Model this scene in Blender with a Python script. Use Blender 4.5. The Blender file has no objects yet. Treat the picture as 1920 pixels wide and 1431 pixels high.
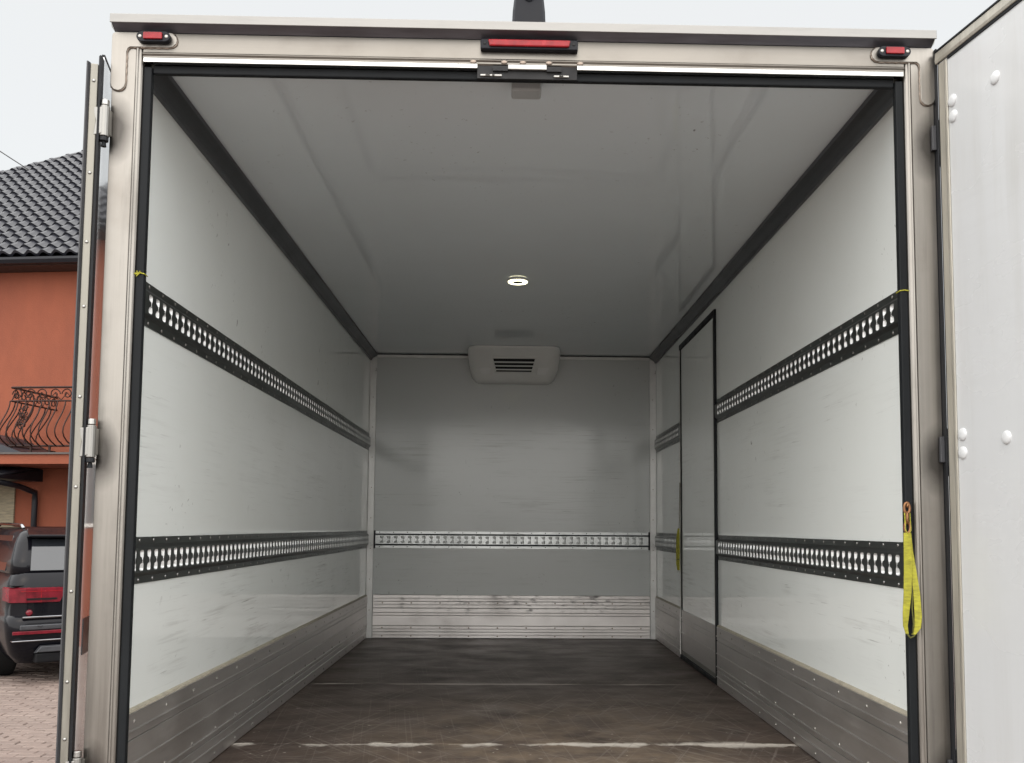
import bpy, bmesh, math, random
from mathutils import Vector, Matrix
from mathutils.geometry import tessellate_polygon
random.seed(7)
R = math.radians
sc = bpy.context.scene
col = sc.collection

# ------------------------------------------------------------------ camera, sky, sun, exposure
cam = bpy.data.cameras.new('camera')
cam_o = bpy.data.objects.new('camera', cam); col.objects.link(cam_o); sc.camera = cam_o
cam.sensor_width = 36.0; cam.lens = 36.0 * 1720.98 / 1920
cam.shift_x = -(992.35 - 960) / 1920; cam.shift_y = (858.89 - 715.5) / 1920
cam.clip_start = 0.05; cam.clip_end = 800
YAW, PITCH, ROLL = -0.0246, 0.0750, 0.0071
fw = Vector((-math.sin(YAW) * math.cos(PITCH), math.cos(YAW) * math.cos(PITCH), math.sin(PITCH)))
rt = Vector((math.cos(YAW), math.sin(YAW), 0)); upv = rt.cross(fw)
r2 = rt * math.cos(ROLL) + upv * math.sin(ROLL); u2 = -rt * math.sin(ROLL) + upv * math.cos(ROLL)
M = Matrix((r2, u2, -fw)).transposed().to_4x4(); M.translation = Vector((-0.0459, -2.3785, 0.8023))
cam_o.matrix_world = M

SUN_EL, SUN_AZ = R(55), R(186)          # compass style: the veiled sun stands high behind the photographer
w = bpy.data.worlds.new('World'); sc.world = w; w.use_nodes = True
nt = w.node_tree; nt.nodes.clear()
sky = nt.nodes.new('ShaderNodeTexSky'); sky.sky_type = 'NISHITA'; sky.sun_disc = False
sky.sun_elevation = SUN_EL; sky.sun_rotation = SUN_AZ; sky.air_density = 1.0; sky.dust_density = 6.0
mix = nt.nodes.new('ShaderNodeMix'); mix.data_type = 'RGBA'; mix.inputs['Factor'].default_value = 0.88
mix.inputs['B'].default_value = (2.08, 2.07, 1.97, 1)
bg = nt.nodes.new('ShaderNodeBackground'); bg.inputs['Strength'].default_value = 0.10
wo = nt.nodes.new('ShaderNodeOutputWorld')
nt.links.new(sky.outputs['Color'], mix.inputs['A']); nt.links.new(mix.outputs['Result'], bg.inputs['Color'])
nt.links.new(bg.outputs[0], wo.inputs['Surface'])
sl = bpy.data.lights.new('sun', 'SUN'); sl.energy = 1.5; sl.angle = R(150); sl.color = (1.0, 0.985, 0.965)
so = bpy.data.objects.new('sun', sl); col.objects.link(so)
sd = Vector((math.sin(SUN_AZ) * math.cos(SUN_EL), math.cos(SUN_AZ) * math.cos(SUN_EL), math.sin(SUN_EL)))
so.rotation_euler = sd.to_track_quat('Z', 'Y').to_euler(); so.location = (0, -10, 20)
vs = sc.view_settings; vs.view_transform = 'Standard'; vs.look = 'None'; vs.exposure = 2.12; vs.gamma = 1.0; vs.use_curve_mapping = False
sc.cycles.diffuse_bounces = 8; sc.cycles.max_bounces = 14

# ------------------------------------------------------------------ dimensions (metres; z = 0 is the load floor)
GZ = -0.95
W, D, H = 1.05, 4.311, 2.063            # half width inside, depth, height inside

# ------------------------------------------------------------------ materials
MATS = {}
class N:
    """small node helper"""
    def __init__(s, name):
        s.m = bpy.data.materials.new(name); s.m.use_nodes = True; s.t = s.m.node_tree
        s.b = s.t.nodes['Principled BSDF']; MATS[name] = s.m
    def n(s, typ, **k):
        o = s.t.nodes.new(typ)
        for a, v in k.items():
            if a.startswith('i_'):
                key = a[2:]; o.inputs[int(key) if key.isdigit() else key.replace('_', ' ')].default_value = v
            else: setattr(o, a, v)
        return o
    def l(s, a, b): s.t.links.new(a, b)
    def pos(s, scale=(1, 1, 1), rot=(0, 0, 0), world=True):
        src = s.n('ShaderNodeNewGeometry').outputs['Position'] if world else s.n('ShaderNodeTexCoord').outputs['Object']
        if any(rot):
            m0 = s.n('ShaderNodeMapping'); m0.inputs['Rotation'].default_value = rot; s.l(src, m0.inputs['Vector']); src = m0.outputs['Vector']
        mp = s.n('ShaderNodeMapping'); mp.inputs['Scale'].default_value = scale
        s.l(src, mp.inputs['Vector']); return mp.outputs['Vector']
    def noise(s, vec, scale=5, detail=4, rough=0.55, dist=0.0):
        o = s.n('ShaderNodeTexNoise'); o.inputs['Scale'].default_value = scale; o.inputs['Detail'].default_value = detail
        o.inputs['Roughness'].default_value = rough; o.inputs['Distortion'].default_value = dist
        s.l(vec, o.inputs['Vector']); return o.outputs['Fac']
    def ramp(s, fac, a, b, va=0.0, vb=1.0):
        o = s.n('ShaderNodeMapRange'); o.clamp = True
        for k, v in (('From Min', a), ('From Max', b), ('To Min', va), ('To Max', vb)): o.inputs[k].default_value = v
        s.l(fac, o.inputs['Value']); return o.outputs['Result']
    def math(s, op, a, b=None):
        o = s.n('ShaderNodeMath', operation=op)
        for i, v in enumerate((a, b)):
            if v is None: continue
            if isinstance(v, (int, float)): o.inputs[i].default_value = v
            else: s.l(v, o.inputs[i])
        return o.outputs[0]
    def mixc(s, fac, a, b, blend='MIX'):
        o = s.n('ShaderNodeMix', data_type='RGBA', blend_type=blend)
        for key, v in (('Factor', fac), ('A', a), ('B', b)):
            if isinstance(v, (int, float)): o.inputs[key].default_value = v
            elif isinstance(v, tuple): o.inputs[key].default_value = (*v, 1)
            else: s.l(v, o.inputs[key])
        return o.outputs['Result']
    def xyz(s):
        o = s.n('ShaderNodeSeparateXYZ'); s.l(s.n('ShaderNodeNewGeometry').outputs['Position'], o.inputs[0]); return o.outputs
    def bump(s, h, strength=0.2, dist=0.01):
        o = s.n('ShaderNodeBump'); o.inputs['Strength'].default_value = strength; o.inputs['Distance'].default_value = dist
        s.l(h, o.inputs['Height']); s.l(o.outputs['Normal'], s.b.inputs['Normal'])
    def set(s, base=None, rough=None, metal=None, spec=None, coat=None, coat_rough=None):
        for key, v in (('Base Color', base), ('Roughness', rough), ('Metallic', metal), ('Specular IOR Level', spec), ('Coat Weight', coat), ('Coat Roughness', coat_rough)):
            if v is None: continue
            if isinstance(v, tuple): s.b.inputs[key].default_value = (*v, 1)
            elif isinstance(v, (int, float)): s.b.inputs[key].default_value = v
            else: s.l(v, s.b.inputs[key])

def simple(name, base, rough=0.5, metal=0.0, vary=0.12, scale=12, spec=None, coat=None, bump=0.0, stretch=(1, 1, 1), rvary=0.1):
    n = N(name); f = n.noise(n.pos(stretch, world=False), scale, 5)
    lo = tuple(c * (1 - vary) for c in base); hi = tuple(min(1, c * (1 + vary)) for c in base)
    n.set(base=n.mixc(n.ramp(f, .3, .7), lo, hi), rough=n.ramp(f, .3, .7, max(0, rough - rvary), min(1, rough + rvary)), metal=metal, spec=spec, coat=coat)
    if bump: n.bump(f, bump, .004)
    return n.m

def frp(name, base, rough, scuff, zones, ticks=.8):
    """glossy white laminate with dirt: soft mottling, long horizontal rub marks in height zones, short dark ticks"""
    n = N(name); x = n.xyz()
    soft = n.noise(n.pos((.8, .8, 1.4)), 2.2, 5)
    c = n.mixc(n.ramp(soft, .35, .75, 0, .16), base, (base[0] * .8, base[1] * .79, base[2] * .74))
    z = None
    for a, b, k in zones:
        up = n.ramp(x['Z'], a - .06, a + .06); dn = n.ramp(x['Z'], b - .07, b + .07, 1, 0)
        m = n.math('MULTIPLY', n.math('MULTIPLY', up, dn), k); z = m if z is None else n.math('MAXIMUM', z, m)
    if z is not None:
        st = n.noise(n.pos((1.3, 1.3, 34)), 1.9, 6, .6, .25)
        st2 = n.noise(n.pos((2.6, 2.6, 90)), 1.7, 4, .6, .2)
        pat = n.noise(n.pos((1, 1, 1.6)), 2.7, 3)
        k = n.math('MULTIPLY', n.math('MULTIPLY', n.ramp(st, .5, .78), n.ramp(pat, .42, .66)), z)
        k2 = n.math('MULTIPLY', n.math('MULTIPLY', n.ramp(st2, .63, .72), n.ramp(pat, .4, .6)), z)
        c = n.mixc(n.math('MULTIPLY', k, scuff), c, (.27, .26, .245))
        c = n.mixc(n.math('MULTIPLY', k2, min(1, scuff * 1.1)), c, (.12, .115, .11))
    if name == 'door_skin':               # rain-washed dirt running down the leaf
        dr = n.noise(n.pos((9, 9, .5)), 1.8, 6, .65); dm = n.noise(n.pos((1, 1, 1)), 2.2, 4)
        c = n.mixc(n.math('MULTIPLY', n.ramp(dr, .45, .72), n.ramp(dm, .38, .68, .1, .55)), c, (.40, .395, .375))
    tick = n.noise(n.pos((44, 44, 26), (.4, .2, .5)), 1.0, 3, .6, .5)
    pt = n.noise(n.pos((1, 1, 1)), 1.6, 2)
    c = n.mixc(n.math('MULTIPLY', n.ramp(tick, .67, .73), n.ramp(pt, .50, .64, 0, ticks)), c, (.2, .195, .185))
    n.set(base=c, rough=n.ramp(soft, .3, .75, rough * .8, rough * 1.5), spec=.5 if name == 'front_laminate' else .8)
    n.bump(n.noise(n.pos((1, 1, 1)), 3.2, 2), .06, .02)
    return n.m

WALLW = (.83, .865, .845)
frp('side_laminate', WALLW, .045, .6, [(.30, .62, 1.0), (.85, 1.3, .4)])
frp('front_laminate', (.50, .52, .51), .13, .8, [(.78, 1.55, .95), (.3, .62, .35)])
frp('ceiling_laminate', (.65, .70, .73), .022, .2, [])
frp('door_skin', (.55, .565, .575), .24, .25, [(-.2, 2.2, .3)], .15)
frp('door_gloss', (.55, .565, .575), .07, .2, [], .1)
b_ = MATS['door_gloss'].node_tree.nodes['Principled BSDF']; b_.inputs['Coat Weight'].default_value = 1.0; b_.inputs['Coat IOR'].default_value = 1.9; b_.inputs['Coat Roughness'].default_value = .03

def metal_brushed(name, base, rough, direction, stain=.35, staincol=(.3, .26, .22), rubs=0.0, hinge_shade_grime=False, soft=1.0):
    n = N(name)
    sc_ = {'z': (42, 42, .9), 'x': (.9, 42, 42), 'y': (42, .9, 42)}[direction]
    g = n.noise(n.pos(sc_), 2.0, 6, .6); blot = n.noise(n.pos((1, 1, 1)), 4.5, 6, .6)
    c = n.mixc(n.ramp(g, .3, .7), tuple(v * (1 - .12 * soft) for v in base), tuple(min(1, v * (1 + .06 * soft)) for v in base))
    c = n.mixc(n.ramp(blot, .52, .8, 0, stain), c, staincol)
    if rubs:
        rb = n.noise(n.pos({'z': (9, 9, 5), 'x': (9, 9, 26), 'y': (6, 5, 40)}[direction]), 1.6, 4, .5, .2)
        rp = n.noise(n.pos((1, 1, 1)), 3.3, 3)
        if direction == 'x':              # pallet corners have blackened the upper planks of the bulkhead
            zb = n.xyz()['Z']; rp = n.math('MULTIPLY', n.noise(n.pos((1, 1, .2)), 7, 2), n.ramp(zb, .15, .215, .62, 1.0))
        c = n.mixc(n.math('MULTIPLY', n.math('MULTIPLY', n.ramp(rb, .5, .66), n.ramp(rp, .42, .6)), rubs), c, (.05, .048, .045))
    if hinge_shade_grime:                            # hinge reflections and shade painted into the steel as dark blots, plus streaky grime
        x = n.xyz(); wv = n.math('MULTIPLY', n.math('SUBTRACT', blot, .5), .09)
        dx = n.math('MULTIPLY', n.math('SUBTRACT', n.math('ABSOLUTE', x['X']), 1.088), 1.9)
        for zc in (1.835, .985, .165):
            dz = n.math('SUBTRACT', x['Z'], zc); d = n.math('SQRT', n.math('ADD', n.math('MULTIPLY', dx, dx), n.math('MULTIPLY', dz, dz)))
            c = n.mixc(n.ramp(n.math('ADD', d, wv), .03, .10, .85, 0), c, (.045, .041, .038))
        st = n.noise(n.pos((26, 26, 1.6)), 1.3, 4, .6)
        c = n.mixc(n.math('MULTIPLY', n.ramp(st, .52, .66), n.ramp(blot, .42, .6, .1, .55)), c, tuple(v * .6 for v in base))
    n.set(base=c, metal=1.0, rough=n.math('ADD', n.ramp(g, .3, .7, rough - .07 * soft, rough + .07 * soft), n.ramp(blot, .4, .8, 0, .12)))
    n.bump(g, .05 * soft, .002)
    return n.m
metal_brushed('steel_post', (.275, .258, .234), .36, 'z', .45, (.21, .185, .16), hinge_shade_grime=True)
metal_brushed('steel_header', (.225, .21, .188), .38, 'x', .5, (.17, .15, .13))
metal_brushed('alu_kick_side', (.66, .64, .625), .45, 'y', .15, (.52, .50, .48), .08, soft=.3)
metal_brushed('alu_kick_front', (.66, .63, .61), .48, 'x', .3, (.40, .365, .34), .8, soft=.3)
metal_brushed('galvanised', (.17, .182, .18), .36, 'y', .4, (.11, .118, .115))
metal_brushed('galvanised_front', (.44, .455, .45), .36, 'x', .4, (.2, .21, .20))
metal_brushed('cove_metal', (.175, .18, .192), .42, 'y', .3, (.11, .115, .12))
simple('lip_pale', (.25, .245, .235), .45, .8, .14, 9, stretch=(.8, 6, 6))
simple('alu_pale', (.27, .265, .25), .4, .85, .1, 9, stretch=(6, 6, .7))
simple('zinc_bright', (.62, .63, .62), .45, .55, .1, 30)
metal_brushed('steel_polished', (.62, .62, .60), .16, 'x', .75, (.13, .12, .11))
simple('lip_shade', (.15, .15, .17), .4, .8, .2, 9, stretch=(.8, 6, 6))
simple('alu_warm', (.42, .40, .345), .42, .5, .14, 8, stretch=(7, 7, .8))
simple('seal_grey', (.04, .041, .045), .5, 0, .3, 14, stretch=(1, 1, .2))
simple('alu_cream', (.235, .225, .195), .42, .6, .14, 8, stretch=(7, 7, .8))
simple('alu_dull', (.42, .41, .38), .45, .9, .2, 9, stretch=(7, 7, .8))
simple('corner_white', (.60, .60, .585), .35, .25, .12, 7)
simple('zinc', (.36, .355, .34), .34, 1.0, .2, 30)
simple('rubber', (.012, .013, .015), .55, 0, .3, 18, spec=.25)
simple('seal_dark', (.013, .0145, .016), .5, 0, .25, 14, stretch=(1, 1, .2), spec=.1)
simple('black_plastic', (.007, .008, .012), .45, 0, .2, 20, spec=.22)
simple('black_recess', (.008, .008, .009), .7)
simple('weld', (.30, .25, .21), .5, .9, .4, 60)
simple('sealant', (.36, .33, .26), .6, 0, .2, 25)
simple('red_lens', (.25, .009, .014), .2, 0, .3, 40, spec=.35)
simple('cool_casing', (.76, .76, .74), .38, 0, .04, 6)
simple('cool_inlet', (.80, .80, .79), .3, 0, .04, 12)
simple('catch_plastic', (.36, .37, .37), .35, 0, .08, 12)
simple('webbing', (.33, .315, .03), .8, 0, .3, 45, bump=.4, stretch=(1, 1, 3))
simple('webbing_edge', (.09, .09, .02), .8, 0, .3, 40)
simple('chain_rust', (.26, .13, .06), .45, .7, .4, 60)
simple('cord_dark', (.12, .10, .06), .8)
simple('bolt_white', (.60, .615, .625), .35)
simple('lamp_bezel', (.75, .75, .72), .3)
n = N('lamp_glow'); n.set(base=(.9, .9, .8), rough=.4); n.b.inputs['Emission Color'].default_value = (1, .95, .62, 1); n.b.inputs['Emission Strength'].default_value = 1.1
n = N('lamp_centre'); n.set(base=(.06, .055, .03), rough=.5)
# outside
def stucco():
    n = N('stucco'); f = n.noise(n.pos((1, 1, .45)), 1.3, 7, .65); g = n.noise(n.pos(), 55, 3)
    n.set(base=n.mixc(n.ramp(f, .32, .68), (.235, .063, .029), (.175, .046, .022)), rough=.85); n.bump(g, .25, .01)
stucco()
simple('roof_tile', (.014, .015, .021), .38, 0, .5, 3, spec=.45)
simple('gutter', (.009, .0095, .013), .4, 0, spec=.25)
simple('soffit', (.045, .024, .018), .7)
simple('iron', (.026, .011, .008), .55, 0, .3, 30, spec=.2)
simple('coping', (.07, .06, .055), .6)
simple('stone_cream', (.24, .205, .14), .8, 0, .35, 6, stretch=(1, 1, 7), bump=.6)
simple('window_frame', (.62, .60, .56), .5)
simple('window_glass', (.03, .035, .04), .04, 0, .1, 3)
n = N('car_paint'); n.set(base=(.004, .004, .006), rough=.18, spec=.12, coat=.18, coat_rough=.03)
simple('car_glass', (.015, .017, .02), .03, 0, .1, 3, coat=1.0, rvary=.01)
simple('car_chrome', (.30, .30, .31), .15, 1.0)
simple('car_grey', (.06, .062, .068), .35, .5)
simple('car_black', (.004, .004, .005), .6, spec=.2)
simple('tail_red', (.12, .006, .013), .15, 0, .45, 9, spec=.4, rvary=.02)
simple('tyre', (.008, .008, .008), .85, spec=.2)
simple('cable_black', (.1, .1, .1), .6)
def paver():
    n = N('paver'); o = n.n('ShaderNodeObjectInfo'); f = n.noise(n.pos(), 30, 4); g = n.noise(n.pos(), .8, 4)
    c = n.mixc(o.outputs['Random'], (.15, .112, .096), (.20, .152, .13))
    c = n.mixc(n.ramp(f, .3, .8, 0, .5), c, (.12, .094, .083)); c = n.mixc(n.ramp(g, .4, .7, 0, .45), c, (.22, .175, .15))
    n.set(base=c, rough=n.ramp(f, .3, .7, .45, .7)); n.bump(f, .3, .006)
paver()
n = N('ground_sand'); f = n.noise(n.pos(), 2.0, 6); n.set(base=n.mixc(n.ramp(f, .3, .7), (.15, .125, .112), (.19, .158, .142)), rough=.7); n.bump(n.noise(n.pos(), 40, 4), .3, .01)

def floor_mat():
    n = N('phenolic_floor'); x = n.xyz()
    grain = n.noise(n.pos((1.2, 16, 1)), 2.4, 7, .6); blot = n.noise(n.pos((1, 1.6, 1)), 3.0, 6, .6)
    c = n.mixc(n.ramp(grain, .3, .72), (.060, .042, .033), (.094, .068, .054))
    c = n.mixc(n.ramp(blot, .45, .72, 0, .75), c, (.030, .025, .023))
    # trodden dust up the middle of the load floor
    mid = n.math('MULTIPLY', n.ramp(n.math('ABSOLUTE', n.math('SUBTRACT', x['X'], .12)), .2, .95, 1, 0), n.ramp(x['Y'], .8, 2.3, 1, 0))
    dust = n.math('MULTIPLY', mid, n.ramp(n.noise(n.pos((2, 2, 1)), 2.6, 6, .65), .36, .66))
    c = n.mixc(n.math('MULTIPLY', dust, .9), c, (.26, .20, .14))
    # bare rubbed edges at the board joints and a row of worn patches
    wob = n.math('MULTIPLY', n.math('SUBTRACT', n.noise(n.pos((5, 1, 1)), 1.5, 4), .5), .02)
    def line(y0, wd, fx, thr, amt, cc):
        d = n.math('ABSOLUTE', n.math('ADD', n.math('SUBTRACT', x['Y'], y0), wob))
        nz = n.noise(n.pos((fx, 3, 1), (0, 0, .0)), 1.3, 5, .6)
        edge = n.math('MULTIPLY', n.ramp(nz, thr, thr + .2), wd)
        q = n.math('DIVIDE', d, n.math('ADD', edge, .0008))
        return n.math('MULTIPLY', n.ramp(q, .35, 1.0, 1, 0), n.math('MULTIPLY', n.ramp(nz, thr - .03, thr + .1), amt)), cc
    for m, cc in (line(1.082, .060, 3.2, .41, .9, (.62, .58, .52)), line(.80, .045, 1.7, .5, .6, (.5, .46, .40)), line(1.31, .03, 2.8, .56, .75, (.5, .46, .4)),
                  line(1.705, .02, 2.4, .58, .6, (.5, .46, .42)), line(2.385, .03, 1.5, .40, .75, (.40, .36, .32)), line(1.52, .012, 6, .62, .5, (.4, .36, .33))):
        c = n.mixc(m, c, cc)
    # fine scratches in three directions, with chips
    for rz, sx, sy, th, amt in ((.9, .8, 46, .60, .42), (-.7, .7, 60, .61, .42), (1.45, .6, 70, .61, .36), (.12, 1.3, 70, .605, .42), (-1.2, .9, 38, .615, .42)):
        s = n.noise(n.pos((sx, sy, 1), (0, 0, rz)), 1.5, 3, .5, .15)
        near = n.ramp(x['Y'], .6, 3.0, 1, .25)
        c = n.mixc(n.math('MULTIPLY', n.math('MULTIPLY', n.ramp(s, th, th + .05), amt), near), c, (.30, .265, .235))
    chips = n.noise(n.pos((30, 30, 1)), 1.0, 3, .6, .5)
    c = n.mixc(n.math('MULTIPLY', n.ramp(chips, .69, .73), n.ramp(x['Y'], 1.0, 2.4, 1, 0)), c, (.55, .52, .47))
    n.set(base=c, rough=n.ramp(blot, .3, .75, .36, .62), spec=.4); n.bump(blot, .12, .004)
floor_mat()

# ------------------------------------------------------------------ mesh helpers
FR = {}                                   # origin of each object in its own working frame
class MB:
    def __init__(s): s.v = []; s.f = []
    def add(s, vs, fs):
        k = len(s.v); s.v += [tuple(v) for v in vs]; s.f += [tuple(i + k for i in f) for f in fs]; return s
    def box(s, x0, x1, y0, y1, z0, z1):
        return s.add([(x0, y0, z0), (x1, y0, z0), (x1, y1, z0), (x0, y1, z0), (x0, y0, z1), (x1, y0, z1), (x1, y1, z1), (x0, y1, z1)],
                     [(3, 2, 1, 0), (4, 5, 6, 7), (0, 1, 5, 4), (1, 2, 6, 5), (2, 3, 7, 6), (3, 0, 4, 7)])
    def prism(s, poly, axis, a, b):
        """extrude a 2D outline: axis x -> poly is (y,z); y -> (x,z); z -> (x,y)"""
        P = {'x': lambda p, t: (t, p[0], p[1]), 'y': lambda p, t: (p[0], t, p[1]), 'z': lambda p, t: (p[0], p[1], t)}[axis]
        n = len(poly); vs = [P(p, a) for p in poly] + [P(p, b) for p in poly]
        fs = [(i, (i + 1) % n, n + (i + 1) % n, n + i) for i in range(n)]
        tri = tessellate_polygon([[Vector((p[0], p[1], 0)) for p in poly]])
        fs += [tuple(t) for t in tri] + [tuple(i + n for i in reversed(t)) for t in tri]
        return s.add(vs, fs)
    def tube(s, pts, r, n=8, cap=True, closed=False):
        pts = [Vector(p) for p in pts]; m = len(pts); vs = []; rs = r if isinstance(r, (list, tuple)) else [r] * m
        prev = None
        for i, p in enumerate(pts):
            if closed: t = pts[(i + 1) % m] - pts[i - 1]
            else: t = pts[min(i + 1, m - 1)] - pts[max(i - 1, 0)]
            t.normalize()
            if prev is None:
                a = Vector((0, 0, 1)) if abs(t.z) < .9 else Vector((1, 0, 0)); e = a.cross(t).normalized()
            else: e = (prev - t * prev.dot(t)).normalized()
            prev = e; g = t.cross(e)
            for k in range(n):
                an = 2 * math.pi * k / n; vs.append(p + (e * math.cos(an) + g * math.sin(an)) * rs[i])
        fs = []
        for i in range(m if closed else m - 1):
            j = (i + 1) % m
            for k in range(n): fs.append((i * n + k, i * n + (k + 1) % n, j * n + (k + 1) % n, j * n + k))
        if cap and not closed: fs += [tuple(reversed(range(n))), tuple((m - 1) * n + k for k in range(n))]
        return s.add(vs, fs)
    def cyl(s, c, axis, r, h, n=14, r2=None):
        c = Vector(c); a = {'x': Vector((1, 0, 0)), 'y': Vector((0, 1, 0)), 'z': Vector((0, 0, 1))}[axis] if isinstance(axis, str) else Vector(axis).normalized()
        return s.tube([c - a * h / 2, c + a * h / 2], [r, r if r2 is None else r2], n)
    def dome(s, c, axis, r, h, n=12, sz=(1, 1)):
        """low rounded head; axis is the outward direction"""
        c = Vector(c); a = Vector(axis).normalized(); e = (Vector((0, 0, 1)) if abs(a.z) < .9 else Vector((1, 0, 0))).cross(a).normalized(); g = a.cross(e)
        vs = []; rings = ((1, -.3), (1, .25), (.8, .68), (.42, .93))
        for q, hh in rings:
            for k in range(n):
                an = 2 * math.pi * k / n; vs.append(c + (e * math.cos(an) * sz[0] + g * math.sin(an) * sz[1]) * r * q + a * h * hh)
        vs.append(c + a * h); fs = []
        for i in range(len(rings) - 1):
            for k in range(n): fs.append((i * n + k, i * n + (k + 1) % n, (i + 1) * n + (k + 1) % n, (i + 1) * n + k))
        t = (len(rings) - 1) * n
        for k in range(n): fs.append((t + k, t + (k + 1) % n, len(vs) - 1))
        return s.add(vs, fs)
    def loft(s, rings, cap=True):
        n = len(rings[0]); vs = [p for r in rings for p in r]; fs = []
        for i in range(len(rings) - 1):
            for k in range(n): fs.append((i * n + k, i * n + (k + 1) % n, (i + 1) * n + (k + 1) % n, (i + 1) * n + k))
        if cap: fs += [tuple(reversed(range(n))), tuple((len(rings) - 1) * n + k for k in range(n))]
        return s.add(vs, fs)
    def build(s, name, mat, parent=None, bevel=0.0, smooth=False, center=True, loc=None, rotz=None, kind=None, label=None, seg=2, mat2=None):
        o0 = FR.get(parent.name, Vector((0, 0, 0))) if parent else Vector((0, 0, 0))
        if center:
            c = Vector([(min(v[i] for v in s.v) + max(v[i] for v in s.v)) / 2 for i in range(3)])
        else: c = Vector((0, 0, 0))
        me = bpy.data.meshes.new(name); me.from_pydata([Vector(v) - c for v in s.v], [], s.f)
        bm = bmesh.new(); bm.from_mesh(me); bmesh.ops.recalc_face_normals(bm, faces=bm.faces); bm.to_mesh(me); bm.free()
        me.materials.append(MATS[mat])
        if mat2:
            me.materials.append(MATS[mat2[0]])
            for i in mat2[1]: me.polygons[i].material_index = 1
        o = bpy.data.objects.new(name, me); col.objects.link(o)
        if smooth: me.shade_smooth()
        if bevel:
            b = o.modifiers.new('bevel', 'BEVEL'); b.width = bevel; b.segments = seg; b.limit_method = 'ANGLE'; b.angle_limit = R(35)
        if parent: o.parent = parent
        o.location = c - o0
        if loc is not None: o.location = loc; 
        if rotz is not None: o.rotation_euler = (0, 0, rotz)
        FR[o.name] = c if loc is None else Vector((0, 0, 0))
        if kind: o['kind'] = kind
        if label: o['label'] = label
        return o

def thing(name, label, cat, loc, rotz=0, group=None, origin=None):
    o = bpy.data.objects.new(name, None); col.objects.link(o); o.location = loc; o.rotation_euler = (0, 0, rotz)
    o.empty_display_size = .2; o['label'] = label; o['category'] = cat
    if group: o['group'] = group
    FR[o.name] = Vector(loc) if origin is None else Vector(origin); return o
def tag(o, label, cat, group=None):
    o['label'] = label; o['category'] = cat
    if group: o['group'] = group
    return o
def clone(o, parent, loc=None, rot=None):
    c = o.copy(); col.objects.link(c); c.parent = parent
    if loc is not None: c.location = loc
    if rot is not None: c.rotation_euler = rot
    return c
def arc(cx, cy, r, a0, a1, n=6):
    return [(cx + r * math.cos(R(a0 + (a1 - a0) * i / n)), cy + r * math.sin(R(a0 + (a1 - a0) * i / n))) for i in range(n + 1)]

# ------------------------------------------------------------------ ground
g = MB().add([(-250, -250, GZ), (250, -250, GZ), (250, 250, GZ), (-250, 250, GZ)], [(0, 1, 2, 3)]).build('ground', 'ground_sand'); g['kind'] = 'structure'
PV_X0, PV_X1, PV_Y0, PV_Y1, PL, PW = -9.0, 5.0, -4.0, 12.0, .20, .10
def paver_mesh(l, wd):
    a, b, t = l / 2 - .004, wd / 2 - .004, .03
    m = MB().loft([[(-a, -b, 0), (a, -b, 0), (a, b, 0), (-a, b, 0)], [(-a, -b, t - .006), (a, -b, t - .006), (a, b, t - .006), (-a, b, t - .006)],
                   [(-a + .006, -b + .006, t), (a - .006, -b + .006, t), (a - .006, b - .006, t), (-a + .006, b - .006, t)]])
    return m.v, m.f
pv, pf = paver_mesh(PL, PW)
cells = []
for j in range(int((PV_Y1 - PV_Y0) / PW)):
    for i in range(int((PV_X1 - PV_X0) / PL)):
        x = PV_X0 + (i + .5 + .5 * (j % 2)) * PL; y = PV_Y0 + (j + .5) * PW
        # distance from the strip of paving the picture shows
        xc = -.05 - (y + 2.38) * .517; s = abs(x - xc) - .26 if 4.2 < y < 8.2 else 9
        cells.append((s + max(0, 4.4 - y) * 2, x, y))
cells.sort(); first = None; rest = MB(); rg = random.Random(3)
for k, (s, x, y) in enumerate(cells):
    dz = rg.uniform(-.004, .004); loc = Vector((x, y, GZ - .012 + dz))
    if k < 300:
        if first is None:
            first = MB().add(pv, pf).build('paver', 'paver', g, center=False); o = first
        else: o = clone(first, g)
        o.location = loc - FR[g.name]; o.rotation_euler = (rg.uniform(-.02, .02), rg.uniform(-.02, .02), rg.uniform(-.01, .01))
    else: rest.add([(v[0] + x, v[1] + y, v[2] + loc.z) for v in pv], pf)
rest.build('paving', 'paver', g, kind='stuff')

# ------------------------------------------------------------------ the truck body
T = thing('box_truck', 'white box truck with both rear doors open onto its empty white cargo box', 'truck', (0, 2.1, GZ))
# floor
fl = MB().box(-1.09, 1.09, .0, D + .04, -.12, -.022).build('floor', 'alu_dull', T)
ys = [.03, 1.094, 2.389, 3.684, D]
for a, b in zip(ys[:-1], ys[1:]):
    MB().box(-W - .01, W + .01, a + .0012, b - .0012, -.021, 0).build('floor_board', 'phenolic_floor', fl, bevel=.0012, seg=1)
MB().box(-1.02, 1.02, .0, .03, -.02, .003).build('sill_strip', 'alu_dull', fl, bevel=.002)

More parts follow.
